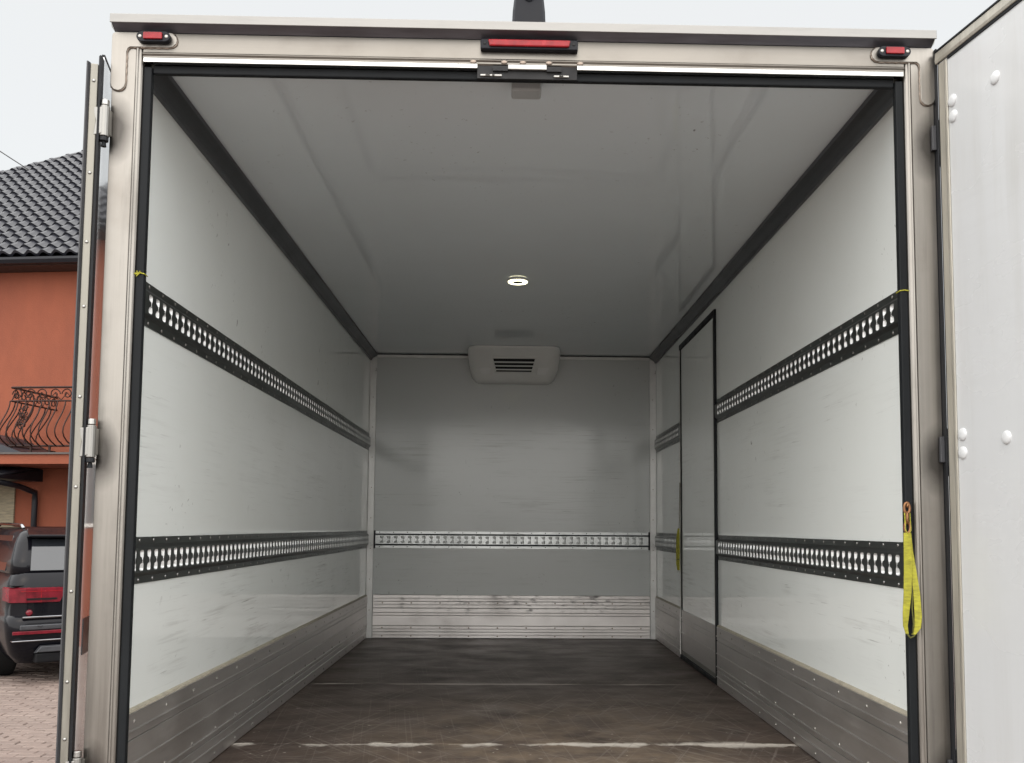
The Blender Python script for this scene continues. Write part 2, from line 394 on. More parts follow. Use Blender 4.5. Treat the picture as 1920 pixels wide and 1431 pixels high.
# lashing rail with punched slots, built along +y on a wall whose face looks towards +x
def rail_mesh(length, h, start, mirror=False):
    m = MB(); m.lips = []; P = .0508; ht = h / 2; x3, x12 = .003, .013; rf = ht - .030   # half height of the raised face
    prof = [(.0, -ht), (x3, -ht), (x3, -ht + .02), (x12, -rf), (x12, rf), (x3, ht - .02), (x3, ht), (0, ht)]
    for i in (0, 1, 2, 4, 5, 6):                                     # flanges and ramps (the raised face comes slot by slot)
        a, b = prof[i], prof[i + 1]
        m.add([(a[0], 0, a[1]), (b[0], 0, b[1]), (b[0], length, b[1]), (a[0], length, a[1])], [(0, 1, 2, 3)])
    for yy in (0, length):
        m.add([(p[0], yy, p[1]) for p in prof], [tuple(range(8))])
    hz, hw = rf - .005, .0128
    hole = []
    for p in arc(0, hz - .006, .006, 90, 0, 2): hole.append((hw - .006 + p[0], p[1]))
    for p in arc(0, 0, .0085, 80, -80, 4): hole.append((hw - p[0] * .62, p[1]))
    for p in arc(0, -hz + .006, .006, 0, -90, 2): hole.append((hw - .006 + p[0], p[1]))
    for p in arc(0, -hz + .006, .006, -90, -180, 2): hole.append((-hw + .006 + p[0], p[1]))
    for p in arc(0, 0, .0105, -80, 80, 4): hole.append((-hw + p[0] * 1.72, p[1]))
    for p in arc(0, hz - .006, .006, 180, 90, 2): hole.append((-hw + .006 + p[0], p[1]))
    hole = hole[:-1] if hole[-1] == hole[0] else hole
    nh = len(hole); c = start - P / 2; k = 0
    if c > 0: m.add([(x12, 0, -rf), (x12, c, -rf), (x12, c, rf), (x12, 0, rf)], [(0, 1, 2, 3)])
    out = [(-P / 2, -rf), (P / 2, -rf), (P / 2, rf), (-P / 2, rf)]
    tri = tessellate_polygon([[Vector((p[0], p[1], 0)) for p in out], [Vector((p[0], p[1], 0)) for p in hole]])
    while c + P <= length + 1e-6:
        yc = c + P / 2; allp = out + hole
        m.add([(x12, yc + p[0], p[1]) for p in allp], [tuple(t) for t in tri])
        m.add([(x12, yc + p[0], p[1]) for p in hole] + [(x3 + .0005, yc + p[0] * .64, p[1] * .93) for p in hole],
              [(i, (i + 1) % nh, nh + (i + 1) % nh, nh + i) for i in range(nh)]); m.lips += range(len(m.f) - nh, len(m.f))
        c += P
    if c < length - 1e-4: m.add([(x12, c, -rf), (x12, length, -rf), (x12, length, rf), (x12, c, rf)], [(0, 1, 2, 3)])
    return m
def place(m, f):
    m.v = [f(*v) for v in m.v]; return m
def rivets(pts, axis, r, h, n=7):
    m = MB()
    for p in pts: m.dome(p, axis, r, h, n)
    return m
RAILS = ((1.410, .1224), (.7042, .1268))

def kick_profile(z0, z1, ridges, t=.012):
    """outline (offset from the wall, height) of one extruded plank with small raised ribs"""
    p = [(0, z0), (t - .002, z0), (t, z0 + .002)]
    for zr in ridges: p += [(t, zr - .004), (t + .004, zr - .0015), (t + .004, zr + .0015), (t, zr + .004)]
    return p + [(t, z1 - .002), (t - .002, z1), (0, z1)]
KICKS = (('kick_plank', 0.003, .078, (.047,)), ('kick_plank', .080, .228, (.098, .164)), ('kick_plank', .230, .300, (.252,)))

for sx in (-1, 1):
    wall = MB().box(sx * (W + .008), sx * (W + .046), .03, D, -.12, H + .03).build('side_wall', 'side_laminate', T)
    MB().box(sx * W, sx * (W + .0075), .04, D - .002, .302, H - .005).build('wall_panel', 'side_laminate', wall)
    spans = [(.035, D - .004)] if sx < 0 else [(.035, 2.352), (3.345, D - .004)]
    st = (.1025, .1086) if sx < 0 else (.1454, .1454)
    for y0, y1 in spans:
        for (zc, h), s0 in zip(RAILS, st):
            s = s0 - y0 if y0 < 1 else .045
            m = rail_mesh(y1 - y0, h, s)
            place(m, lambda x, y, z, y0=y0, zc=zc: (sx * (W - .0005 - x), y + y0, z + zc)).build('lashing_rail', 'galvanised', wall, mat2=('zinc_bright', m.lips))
            rv = [(sx * (W - .0035), y0 + .03 + k * .1, zc + e * (h / 2 - .0095)) for k in range(int((y1 - y0 - .03) / .1) + 1) for e in (-1, 1)]
            rivets(rv, (-sx, 0, 0), .0048, .0028, 6).build('rivets', 'zinc', wall, kind='stuff')
        for nm, z0, z1, rg_ in KICKS:
            p = kick_profile(z0, z1, rg_)
            MB().prism([(sx * (W - .0005 - a), b) for a, b in p], 'y', y0, y1).build(nm, 'alu_kick_side', wall)
        MB().prism([(sx * W, .300), (sx * (W - .011), .300), (sx * (W - .009), .305), (sx * (W - .003), .309), (sx * W, .310)], 'y', y0, y1).build('sealant_bead', 'sealant', wall)
        rv = [(sx * (W - .0125), y0 + .12 + k * .235, z) for k in range(int((y1 - y0 - .1) / .235) + 1) for z in (.275, .108, .022)]
        rivets(rv, (-sx, 0, 0), .0055, .003, 7).build('rivets', 'alu_dull', wall, kind='stuff')
    # a few knocks and scrapes of real depth are left to the laminate's texture
    pr = [(sx * W, H - .052), (sx * (W - .012), H - .052), (sx * (W - .015), H - .040), (sx * (W - .028), H - .026), (sx * (W - .033), H - .022), (sx * (W - .048), H - .013), (sx * (W - .05), H), (sx * W, H)]
    MB().prism(pr, 'y', .02, D - .002).build('cove_trim', 'cove_metal', wall)

# front wall (bulkhead)
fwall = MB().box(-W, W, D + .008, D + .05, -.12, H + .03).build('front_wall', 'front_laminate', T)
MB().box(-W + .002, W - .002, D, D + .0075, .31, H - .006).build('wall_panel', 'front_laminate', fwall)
m = rail_mesh(1.978, .122, .045)
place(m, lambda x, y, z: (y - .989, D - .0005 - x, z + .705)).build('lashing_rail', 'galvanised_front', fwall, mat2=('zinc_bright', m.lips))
rivets([(-.96 + k * .1, D - .0035, .705 + e * .0515) for k in range(20) for e in (-1, 1)], (0, -1, 0), .0042, .003, 6).build('rivets', 'black_plastic', fwall, kind='stuff')
for e in (-1, 1):
    MB().box(e * .990, e * 1.000, D - .018, D - .0006, .640, .770).build('rail_end_cap', 'black_plastic', fwall, bevel=.002)
    MB().box(-.989, .989, D - .0155, D - .0042, .705 + e * .0395 - .003, .705 + e * .0395 + .003).build('rail_edge_strip', 'black_plastic', fwall)
for z0, z1, rg_ in ((.003, .045, (.024,)), (.047, .088, (.066,)), (.0905, .162, ()), (.164, .181, ()), (.183, .214, ()), (.217, .262, (.24,)), (.264, .309, (.283,))):
    p = kick_profile(z0, z1, rg_, .010)
    MB().prism([(D - .0005 - a, b) for a, b in p], 'x', -.998, .998).build('kick_plank', 'alu_kick_front', fwall)
rivets([(-.93 + k * .207, D - .0105, z) for k in range(10) for z in (.018, .076, .252)], (0, -1, 0), .006, .003, 7).build('rivets', 'weld', fwall, kind='stuff')
for e in (-1, 1):
    x0, x1 = sorted((e * (W - .001), e * (W - .048)))
    MB().box(x0, x1, D - .014, D - .0005, .0, H - .03).build('corner_trim', 'corner_white', fwall, bevel=.003)
    rivets([(e * (W - .026), D - .0143, .2 + k * .22) for k in range(8)], (0, -1, 0), .004, .002, 6).build('rivets', 'weld', fwall, kind='stuff')
MB().box(-W + .05, W - .05, D - .012, D - .0005, H - .028, H - .008).build('top_trim', 'corner_white', fwall, bevel=.002)
MB().box(-W + .05, W - .05, D - .008, D - .0005, H - .0075, H - .001).build('top_seal', 'seal_dark', fwall)

# roof and ceiling
roof = MB().box(-1.096, 1.096, .03, D + .05, H + .031, H + .075).build('roof', 'door_skin', T)
MB().box(-W + .001, W - .001, .03, D - .001, H, H + .006).build('ceiling_panel', 'ceiling_laminate', roof)
lamp = MB().cyl((.003, 2.248, H - .004), 'z', .055, .0075, 28).build('ceiling_lamp', 'lamp_bezel', T, bevel=.002)
ringm = MB(); ra = [[(.003 + r_ * math.cos(2 * math.pi * k / 32), 2.248 + r_ * math.sin(2 * math.pi * k / 32), z_) for k in range(32)] for r_, z_ in ((.050, H - .008), (.049, H - .0115), (.027, H - .0115), (.026, H - .008))]
ringm.loft(ra, cap=False).build('light_ring', 'lamp_glow', lamp, smooth=True)
MB().cyl((.003, 2.248, H - .0095), 'z', .0255, .003, 20).build('lamp_centre', 'lamp_centre', lamp)

# door in the right-hand wall
sd_ = MB().box(W - .006, W + .002, 2.388, 3.312, .028, 1.920).build('side_door', 'side_laminate', T, bevel=.002)
for nm, b in (('door_seal', (W - .013, W + .002, 2.360, 2.3855, .0, 1.955)), ('door_seal', (W - .013, W + .002, 2.386, 3.343, 1.922, 1.955)), ('door_seal', (W - .013, W + .002, 2.386, 3.343, .0, .026))):
    MB().box(*b).build(nm, 'seal_dark', sd_, bevel=.003)
MB().box(W - .010, W + .002, 3.3145, 3.343, .027, 1.921).build('edge_trim', 'alu_dull', sd_, bevel=.002)
MB().box(W - .011, W - .0062, 3.3, 3.3135, .03, 1.918).build('door_seal', 'seal_dark', sd_)
MB().box(W - .011, W - .0065, 2.392, 3.298, .034, .054).build('bottom_trim', 'alu_pale', sd_, bevel=.001)
MB().box(W - .011, W - .0065, 2.392, 2.399, .054, 1.90).build('edge_trim', 'alu_pale', sd_)
for z0, z1, rg_ in ((.056, .227, (.164,)), (.229, .300, (.252,))):
    MB().prism([(W - .0065 - a, b) for a, b in kick_profile(z0, z1, rg_, .004)], 'y', 2.401, 3.298).build('kick_plank', 'alu_kick_side', sd_)

# cooling unit under the ceiling at the bulkhead
def rrect(hw, y0, y1, r, n=5):
    p = [(hw, y1), ]
    p = [(-hw, y1), (hw, y1)] + [(hw - r + r * math.cos(R(-a * 90 / n)), y0 + r + r * math.sin(R(-a * 90 / n))) for a in range(n + 1)] \
        + [(-hw + r - r * math.sin(R(a * 90 / n)), y0 + r - r * math.cos(R(a * 90 / n))) for a in range(n + 1)]
    return p
lev = ((2.0605, .318, 3.945, .07), (2.048, .325, 3.948, .07), (2.03, .327, 3.974, .075), (1.985, .325, 4.046, .08), (1.94, .318, 4.112, .08), (1.90, .306, 4.165, .07), (1.872, .288, 4.203, .05), (1.855, .268, 4.232, .03), (1.846, .245, 4.262, .02))
def cool_y(z):
    for a, b in zip(lev[:-1], lev[1:]):
        if b[0] <= z <= a[0]: t = (a[0] - z) / (a[0] - b[0]); return a[2] + (b[2] - a[2]) * t
CU = MB().loft([[(p[0], p[1], z) for p in rrect(hw, y0, D - .001, r)] for z, hw, y0, r in lev]).build('cooling_unit', 'cool_casing', T, smooth=True)
CU.modifiers.new('edge', 'EDGE_SPLIT').split_angle = R(40)
def on_slope(x0a, x0b, z0, z1, out, thick):
    """a plate lying on the unit's sloping face; x0a half width at the top, x0b at the bottom"""
    d = Vector((0, cool_y(z1) - cool_y(z0), z1 - z0)).normalized(); nrm = Vector((0, d.z, -d.y));
    if nrm.y > 0: nrm = -nrm
    P0, P1 = Vector((0, cool_y(z0), z0)) + nrm * out, Vector((0, cool_y(z1), z1)) + nrm * out
    q = []
    for off in (0, -thick):
        for P_, hw in ((P0, (x0b)), (P1, (x0a))):
            q += [P_ + nrm * off + Vector((hw[0], 0, 0)), P_ + nrm * off + Vector((hw[1], 0, 0))]
    return [q[0], q[1], q[3], q[2], q[4], q[5], q[7], q[6]]
BX = [(0, 1, 2, 3), (7, 6, 5, 4), (0, 4, 5, 1), (1, 5, 6, 2), (2, 6, 7, 3), (3, 7, 4, 0)]
grille = MB().add(on_slope((-.150, .150), (-.125, .125), 1.913, 1.997, .002, .006), BX).build('grille', 'black_recess', CU)
zt = [1.999, 1.9905, 1.974, 1.9665, 1.9525, 1.9455, 1.931, 1.924, 1.9135, 1.905]
for k in range(0, 10, 2):
    a, b = zt[k], zt[k + 1]
    wa = .135 + (a - 1.905) / .094 * .026; wb = .135 + (b - 1.905) / .094 * .026
    MB().add(on_slope((-wa, wa), (-wb, wb), b, a, .005, .007), BX).build('vent_slat', 'cool_casing', grille)
for e in (-1, 1):
    MB().add(on_slope((e * .168, e * .255), (e * .168, e * .228), 1.898, 1.937, .0035, .012), BX).build('air_inlet', 'cool_inlet', CU, bevel=.0015)
    MB().add(on_slope((e * .155, e * .161), (e * .155, e * .161), 1.895, 2.005, .003, .008), BX).build('grille_edge', 'cool_casing', CU)

# ------------------------------------------------------------------ rear frame
for sx in (-1, 1):
    p = [(1.101, 0), (1.040, 0), (1.037, -.004), (1.034, -.004), (1.031, 0), (1.027, .001), (1.023, .006), (1.023, .05), (1.101, .05)]
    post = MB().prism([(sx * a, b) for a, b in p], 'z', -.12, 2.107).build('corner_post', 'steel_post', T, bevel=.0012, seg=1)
    MB().box(*sorted((sx * 1.0235, sx * 1.0015)), .010, .030, -.02, 2.02).build('door_seal', 'seal_dark', post, bevel=.003)
    MB().box(*sorted((sx * 1.049, sx * 1.014)), .031, .046, -.02, 2.05).build('seal_lip', 'rubber', post, bevel=.003)
hd = [(0, 2.107), (0, 2.054), (-.004, 2.051), (-.004, 2.048), (0, 2.045), (0, 2.040), (.014, 2.028), (.05, 2.034), (.05, 2.107)]
header = MB().prism(hd, 'x', -1.0225, 1.0225).build('header_beam', 'steel_header', T, bevel=.001, seg=1)
for a, b in ((-1.02, -.134), (.134, 1.02)):
    MB().box(a, b, -.0025, .0135, 2.0265, 2.0392).build('edge_strip', 'steel_polished', header, bevel=.0012)
for a, b in ((-1.001, 1.001),):
    MB().box(a, b, .016, .032, 2.004, 2.0275).build('door_seal', 'seal_dark', header, bevel=.003)
    MB().box(a, b, .0325, .046, 2.0135, 2.0335).build('seal_lip', 'rubber', header, bevel=.002)
# roof lip: pale front edge, underside with its shade put into a darker colour
lip = MB().prism([(-.030, 2.140), (-.030, 2.126), (-.022, 2.124), (0, 2.108), (.10, 2.108), (.10, 2.150), (-.01, 2.146)], 'x', -1.098, 1.098).build('roof_lip', 'lip_shade', T, bevel=.001, seg=1)
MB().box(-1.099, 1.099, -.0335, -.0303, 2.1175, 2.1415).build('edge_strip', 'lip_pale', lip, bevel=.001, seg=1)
for e in (-1, 1):
    MB().add([(e * 1.098, -.030, 2.140), (e * 1.098, -.030, 2.126), (e * 1.098, 0, 2.108), (e * 1.098, .1, 2.108), (e * 1.098, .1, 2.15), (e * 1.112, .01, 2.128)],
             [(0, 1, 5), (1, 2, 5), (2, 3, 5), (3, 4, 5), (4, 0, 5)]).build('end_cap', 'alu_dull', lip)
MB().box(-.066, .066, .02, .07, 2.1465, 2.1505).build('camera_plate', 'alu_pale', lip)
# gusset plates welded over the corners
for sx in (-1, 1):
    o = [(1.104, 2.106 - .02), (1.096, 2.106)]
    pts = [(1.103, 2.094), (1.101, 2.102), (1.093, 2.106)] + [(.952 - .0205 * math.sin(R(t)), 2.0855 + .0205 * math.cos(R(t))) for t in range(0, 181, 30)] \
        + [(1.055, 2.065), (1.061, 2.060), (1.0635, 2.052)] + [(1.0833 - .0197 * math.cos(R(t)), 1.965 - .0197 * math.sin(R(t))) for t in range(0, 181, 30)]
    gp = MB().prism([(sx * a, b) for a, b in pts], 'y', -.0065, -.0005).build('gusset_plate', 'steel_post', T, bevel=.0015)
    wl = [(sx * a, -.0015, b) for a, b in pts[3:]]
    wl = [Vector(q) for q in wl]; ws = []
    for a, b in zip(wl[:-1], wl[1:]):
        k = max(1, int((b - a).length / .006))
        ws += [a.lerp(b, i / k) for i in range(k)]
    MB().tube(ws + [wl[-1]], [.0022 + .0007 * math.sin(i * 1.9) for i in range(len(ws) + 1)], 6).build('weld_bead', 'weld', gp, smooth=True)
# lamps
def capsule(hw, hh, n=8):
    return [(hw - hh + hh * math.cos(R(a)), hh * math.sin(R(a))) for a in [-90 + 180 * i / n for i in range(n + 1)]] + [(-hw + hh + hh * math.cos(R(a)), hh * math.sin(R(a))) for a in [90 + 180 * i / n for i in range(n + 1)]]
for sx in (-1, 1):
    cx = sx * .989
    ml = MB().prism([(cx + a, 2.087 + b) for a, b in capsule(.044, .014)], 'y', -.022, -.0067).build('marker_lamp', 'black_plastic', T, bevel=.003)
    MB().prism([(cx + a, 2.0872 + b) for a, b in ((-.025, -.009), (.025, -.009), (.025, .009), (-.025, .009))], 'y', -.0275, -.0215).build('lens', 'red_lens', ml, bevel=.0025)
    for e in (-1, 1): MB().dome((cx + e * .0345, -.0218, 2.087), (0, -1, 0), .005, .002, 10).build('screw', 'alu_dull', ml, smooth=True)
bl = MB().prism([(.0045 + a, b) for a, b in ((-.130, 2.073), (.130, 2.073), (.1305, 2.098), (.127, 2.101), (-.127, 2.101), (-.1305, 2.098))], 'y', -.019, -.0005).build('brake_lamp', 'black_plastic', T, bevel=.003)
MB().prism([(.0045 - .106, 2.0785), (.0045 + .106, 2.0785), (.0045 + .110, 2.097), (.0045 - .110, 2.097)], 'y', -.0255, -.0185).build('lens', 'red_lens', bl, bevel=.003)
for e in (-1, 1): MB().dome((.0045 + e * .119, -.0188, 2.088), (0, -1, 0), .0045, .002, 10).build('screw', 'black_recess', bl, smooth=True)
# rear view camera on the roof lip
rc = MB().loft([[(.0035 + hw * q[0], yy + q[1] * dd, z) for q in [(a, b) for a, b in ((-1, -.7), (-.85, -1), (.85, -1), (1, -.7), (1, 1), (-1, 1))]] for z, hw, dd, yy in
                ((2.151, .046, .035, .045), (2.165, .0455, .035, .045), (2.20, .044, .034, .043), (2.235, .040, .032, .040), (2.262, .036, .030, .036), (2.285, .030, .026, .036), (2.297, .02, .018, .038))]).build('rear_camera', 'black_plastic', T, bevel=.003)
MB().tube([(.0035 + .020 * math.cos(R(a)), .003, 2.238 + .020 * math.sin(R(a))) for a in range(0, 181, 15)], .0032, 6).build('lens_hood', 'black_plastic', rc, smooth=True)
MB().dome((.0035, .0065, 2.236), (0, -1, 0), .014, .006, 14).build('lens', 'car_glass', rc, smooth=True)
# door lock keeper in the middle of the header
kp = MB().box(-.134, .134, .0035, .012, 2.002, 2.038).build('lock_keeper', 'black_recess', T)
MB().box(-.052, .052, -.006, .0034, 2.0235, 2.0385).build('strike_plate', 'zinc', kp, bevel=.002)
for a, b in ((-.092, -.052), (.052, .092)):
    MB().box(a, b, -.0035, .003, 2.0205, 2.034).build('strike_pocket', 'black_recess', kp)
for x_ in (-.112, -.1, .098, .085, -.082): MB().box(x_ - .014, x_ + .014, -.0005, .003, 2.0065, 2.0125).build('keeper_bolt', 'zinc', kp, bevel=.002)
for x_ in (-.145, -.062, -.012, .058, .142):
    MB().dome((x_, -.001, 2.046), (0, -1, 0), .008, .003, 8, (1.2, .8)).build('weld_spot', 'weld', kp, smooth=True)
MB().box(-.042, .042, .095, .155, H - .047, H - .0005).build('switch_box', 'catch_plastic', T, bevel=.006)

# hinges
for sx in (-1, 1):
    hx, hy = (1.1065, -.020) if sx < 0 else (1.120, .014)
    if sx > 0: MB().box(1.1015, 1.1075, -.016, .048, -.1, 2.10).build('post_seal', 'rubber', T, bevel=.003)
    for zc in (1.853, 1.012, .182):
        hg = MB().cyl((sx * hx, hy, zc), 'z', .0125, .082, 16).build('hinge', 'alu_pale', T, bevel=.0015)
        MB().cyl((sx * hx, hy, zc + .050), 'z', .0105, .0155, 14).build('hinge_cap', 'zinc', hg, bevel=.002)
        MB().cyl((sx * hx, hy, zc - .048), 'z', .0115, .012, 14).build('hinge_cap', 'rubber', hg, bevel=.002)
        MB().cyl((sx * hx, hy, zc - .061), 'z', .007, .013, 12, .005).build('hinge_pin', 'seal_dark', hg)
        MB().prism([(sx * 1.1075, zc - .036), (sx * 1.130, zc - .042), (sx * 1.127, zc - .018), (sx * 1.124, zc), (sx * 1.129, zc + .02), (sx * 1.130, zc + .034), (sx * 1.1075, zc + .036)], 'y', hy - .013, hy - .007).build('hinge_leaf', 'alu_pale', hg, bevel=.002)
        MB().box(*sorted((sx * 1.1015, sx * (1.0945 if sx < 0 else 1.0895))), -.018 if sx < 0 else -.012, -.0008, zc - .034, zc + .034).build('hinge_leaf', 'alu_dull' if sx < 0 else 'seal_grey', hg, bevel=.002)

# ------------------------------------------------------------------ rear doors (built in their own frames: +y runs along the leaf from the hinge)
def rear_door(px, py, rot, z0, z1, inner_sign):
    m = MB().box(-.034, 0, 0, 1.04, z0, 2.0).box(-.004, 0, 0.0, 1.04, 2.0, z1) if inner_sign < 0 else MB().box(-.038, 0, 0, 1.04, z0, z1)
    o = m.build('rear_door', 'door_gloss' if inner_sign < 0 else 'door_skin', T, center=False); o.location = Vector((px, py, 0)) - FR[T.name]; o.rotation_euler = (0, 0, rot)
    FR[o.name] = Vector((0, 0, 0)); return o
DL = rear_door(-1.120, -.006, R(13), -.06, 2.035, -1)
MB().prism([(-.0285, -.018), (-.0095, -.018), (-.0095, -.024), (-.0285, -.024)], 'z', -.055, 2.003).build('edge_trim', 'alu_cream', DL, bevel=.002)
MB().box(-.0285, -.0095, -.0178, -.0005, -.055, 2.0).build('edge_core', 'alu_dull', DL)
MB().prism([(-.0365, -.030), (-.0335, -.030), (-.029, -.022), (-.029, -.0005), (-.0365, -.0005)], 'z', -.06, 2.006).build('door_seal', 'seal_grey', DL)
MB().prism([(-.009, -.0005), (-.009, -.022), (-.005, -.030), (-.0008, -.028), (0, -.0005)], 'z', -.06, 2.025).build('door_seal', 'rubber', DL)
for k, z in enumerate((1.957, 1.71, 1.527, 1.358, 1.125, .895, .633, .41, .27)):
    MB().dome((-.019, -.0242, z), (0, -1, 0), .0046, .003, 9).build('screw', 'zinc', DL, smooth=True)
MB().box(-.0065, .0012, -.001, 1.04, 2.0352, 2.041).build('top_trim', 'rubber', DL)
MB().box(.0002, .0016, .03, .28, .468, .560).build('reflector_label', 'car_grey', DL)
DR = rear_door(1.1055, -.030, R(189.2), -.06, 2.05, 1)
MB().box(.0002, .0045, .0005, .034, -.058, 2.046).build('edge_trim', 'alu_warm', DR, bevel=.0015)
MB().box(.0047, .0062, .0265, .029, -.058, 2.046).build('trim_groove', 'alu_dull', DR)
MB().box(-.03, .003, -.005, -.0003, -.06, 2.055).build('door_seal', 'rubber', DR, bevel=.001)
MB().prism([(-.040, 2.052), (.005, 2.052), (.007, 2.060), (.005, 2.083), (-.040, 2.083)], 'y', -.012, 1.04).build('top_trim', 'alu_warm', DR, bevel=.0015)
MB().box(-.041, .0075, -.012, 1.04, 2.0835, 2.0875).build('top_seal', 'rubber', DR)
MB().box(.0002, .003, .036, 1.03, 2.044, 2.0515).build('top_groove', 'seal_dark', DR)
for y_, z_ in ((.05, 1.924), (.052, 1.881), (.213, 1.905), (.053, 1.045), (.052, .998), (.213, 1.022), (.053, .205), (.052, .158), (.213, .182)):
    MB().dome((0, y_, z_), (1, 0, 0), .0165, .007, 18).build('bolt', 'bolt_white', DR, smooth=True)

# chassis under the box (out of the picture, it carries the body)
for e in (-1, 1):
    MB().box(e * .42 - .04, e * .42 + .04, .1, D + 1.6, -.30, -.121).build('chassis_beam', 'black_plastic', T, bevel=.01)
    for yy in (1.25, D + .9):
        wh = MB().cyl((e * .84, yy, GZ + .34), 'x', .34, .24, 28).build('wheel', 'tyre', T, bevel=.03)
        MB().cyl((e * .955, yy, GZ + .34), 'x', .21, .02, 24).build('rim', 'car_grey', wh)

# ------------------------------------------------------------------ straps
def ribbon(path, width, wdir, thick):
    m = MB(); wd = Vector(wdir).normalized(); vs = []
    P_ = [Vector(p) for p in path]
    for i, p in enumerate(P_):
        t = (P_[min(i + 1, len(P_) - 1)] - P_[max(0, i - 1)]).normalized(); nn = t.cross(wd).normalized(); hw = (width[i] if isinstance(width, (list, tuple)) else width) / 2
        for a, b in ((-hw, -thick), (hw, -thick), (hw, thick), (-hw, thick)): vs.append(p + wd * a + nn * b)
    rings = [vs[i * 4:i * 4 + 4] for i in range(len(P_))]
    return m.loft(rings)
S1 = thing('lashing_strap', 'yellow lashing strap loop hanging by a short rusty chain on the right door post', 'strap', (1.0, -.02, .52))
for k, zc in enumerate((.858, .833, .808)):
    pts = []
    for a in range(0, 360, 30):
        q = (.0075 * math.cos(R(a)), .0145 * math.sin(R(a)))
        pts.append((.999 + (q[0] if k % 2 == 0 else q[0] * .35), -.006 + (0 if k % 2 == 0 else q[0]), zc + q[1]))
    MB().tube(pts, .0036, 8, closed=True).build('chain_link', 'chain_rust', S1, smooth=True)
MB().tube([(1.004, .012, .862), (1.006, -.001, .872), (1.001, -.008, .868), (.999, -.008, .86)], .003, 6).build('hook', 'chain_rust', S1, smooth=True)
MB().tube([(.992, -.006, .862), (.993, -.009, .80), (1.0, -.01, .79), (1.007, -.009, .80), (1.006, -.006, .85)], .0016, 5).build('cord', 'webbing', S1)
fa = [(.9965, -.008, .794), (.9955, -.013, .77), (.9945, -.014, .70), (.991, -.016, .64), (.986, -.015, .585), (.985, -.012, .555), (.990, -.010, .535)]
MB().v
ribbon(fa, [.018, .021, .0215, .021, .017, .012, .008], (1, .12, 0), .0012).build('strap_band', 'webbing', S1)
fb = [(1.002, -.004, .794), (1.006, -.006, .75), (1.011, -.009, .70), (1.0165, -.012, .64), (1.0185, -.014, .58), (1.0165, -.013, .55), (1.007, -.010, .533)]
ribbon(fb, [.014, .011, .013, .016, .0175, .016, .010], (1, -.25, 0), .0012).build('strap_band', 'webbing', S1)
MB().tube([(.986, -.010, .56), (.990, -.009, .535), (.999, -.009, .524), (1.009, -.009, .529), (1.016, -.011, .55)], .0024, 6).build('strap_edge', 'webbing_edge', S1, smooth=True)
MB().tube([(1.004, -.011, .68), (1.0045, -.013, .62), (1.003, -.014, .60), (1.006, -.014, .56), (1.004, -.011, .535)], .0018, 6).build('strap_edge', 'webbing_edge', S1, smooth=True)
S2 = thing('lashing_strap', 'small yellow strap hanging on a dark cord beside the side door seam', 'strap', (1.03, 3.36, .53))
ribbon([(1.033, 3.355, .80), (1.029, 3.358, .75), (1.028, 3.36, .66), (1.028, 3.36, .58), (1.032, 3.36, .54)], [.02, .038, .046, .042, .028], (-.25, 1, 0), .0022).build('strap_band', 'webbing', S2)
ribbon([(1.037, 3.385, .78), (1.035, 3.39, .70), (1.036, 3.395, .56)], [.022, .03, .026], (-.25, 1, 0), .002).build('strap_band', 'webbing', S2)
MB().box(1.024, 1.034, 3.338, 3.382, .605, .612).build('strap_edge', 'webbing_edge', S2)
MB().tube([(1.036, 3.352, .79), (1.036, 3.345, .9), (1.037, 3.338, 1.0), (1.037, 3.33, 1.085)], .002, 6).build('cord', 'cord_dark', S2)
for sx, zc, lb in ((-1, 1.456, 'frayed yellow thread tied round the left black door seal'), (1, 1.438, 'thin yellow thread tied across the right black door seal')):
    m = MB().tube([(sx * 1.0005, .032, zc), (sx * 1.0005, .009, zc + .001), (sx * 1.012, .0085, zc + .003), (sx * 1.0245, .0045, zc)], .0016, 5)
    if sx < 0:
        for q in range(7):
            a = random.uniform(0, 6.28); m.tube([(-1.014, .008, zc), (-1.014 + .008 * math.cos(a), .004, zc + .009 * math.sin(a))], .0011, 4)
    tag(m.build('yellow_thread', 'webbing', None), lb, 'thread')

# ------------------------------------------------------------------ the house (own frame: +x along the front, +y into the house, z from the ground)
HO = Vector((-8.0, 13.0, GZ)); HA = R(-7)
HS = thing('house', 'orange rendered house with a dark tiled hip roof and iron balcony', 'house', HO, HA, origin=(0, 0, 0))
MB().box(-6.2, 7.0, 0, 9.6, 0, 5.97).build('wall', 'stucco', HS)
PT = R(38.5); E0, E1, V0, V1, EZ = -6.6, 7.4, -.4, 10.0, 6.10
run = (V1 - V0) / 2; rz = EZ + run * math.tan(PT)
rf = MB().add([(E0, V0, EZ), (E1, V0, EZ), (E1, V1, EZ), (E0, V1, EZ), (E0 + run, V0 + run, rz), (E1 - run, V0 + run, rz), (E0, V0, EZ - .02), (E1, V0, EZ - .02), (E1, V1, EZ - .02), (E0, V1, EZ - .02)],
              [(0, 1, 5, 4), (1, 2, 5), (2, 3, 4, 5), (3, 0, 4), (9, 8, 7, 6), (0, 6, 7, 1), (1, 7, 8, 2), (2, 8, 9, 3), (3, 9, 6, 0)]).build('roof', 'gutter', HS)
MB().box(E0 + .02, E1 - .02, V0 + .02, -.001, 5.975, EZ - .022).build('soffit', 'soffit', rf)
gt = [(V0 - .11, EZ - .02), (V0 - .115, EZ - .06), (V0 - .08, EZ - .115), (V0 - .03, EZ - .12), (V0, EZ - .09), (V0, EZ - .02), (V0 - .012, EZ - .02), (V0 - .02, EZ - .08), (V0 - .08, EZ - .09), (V0 - .1, EZ - .02)]
MB().prism(gt, 'x', E0 - .05, E1 + .05).build('gutter', 'gutter', rf)
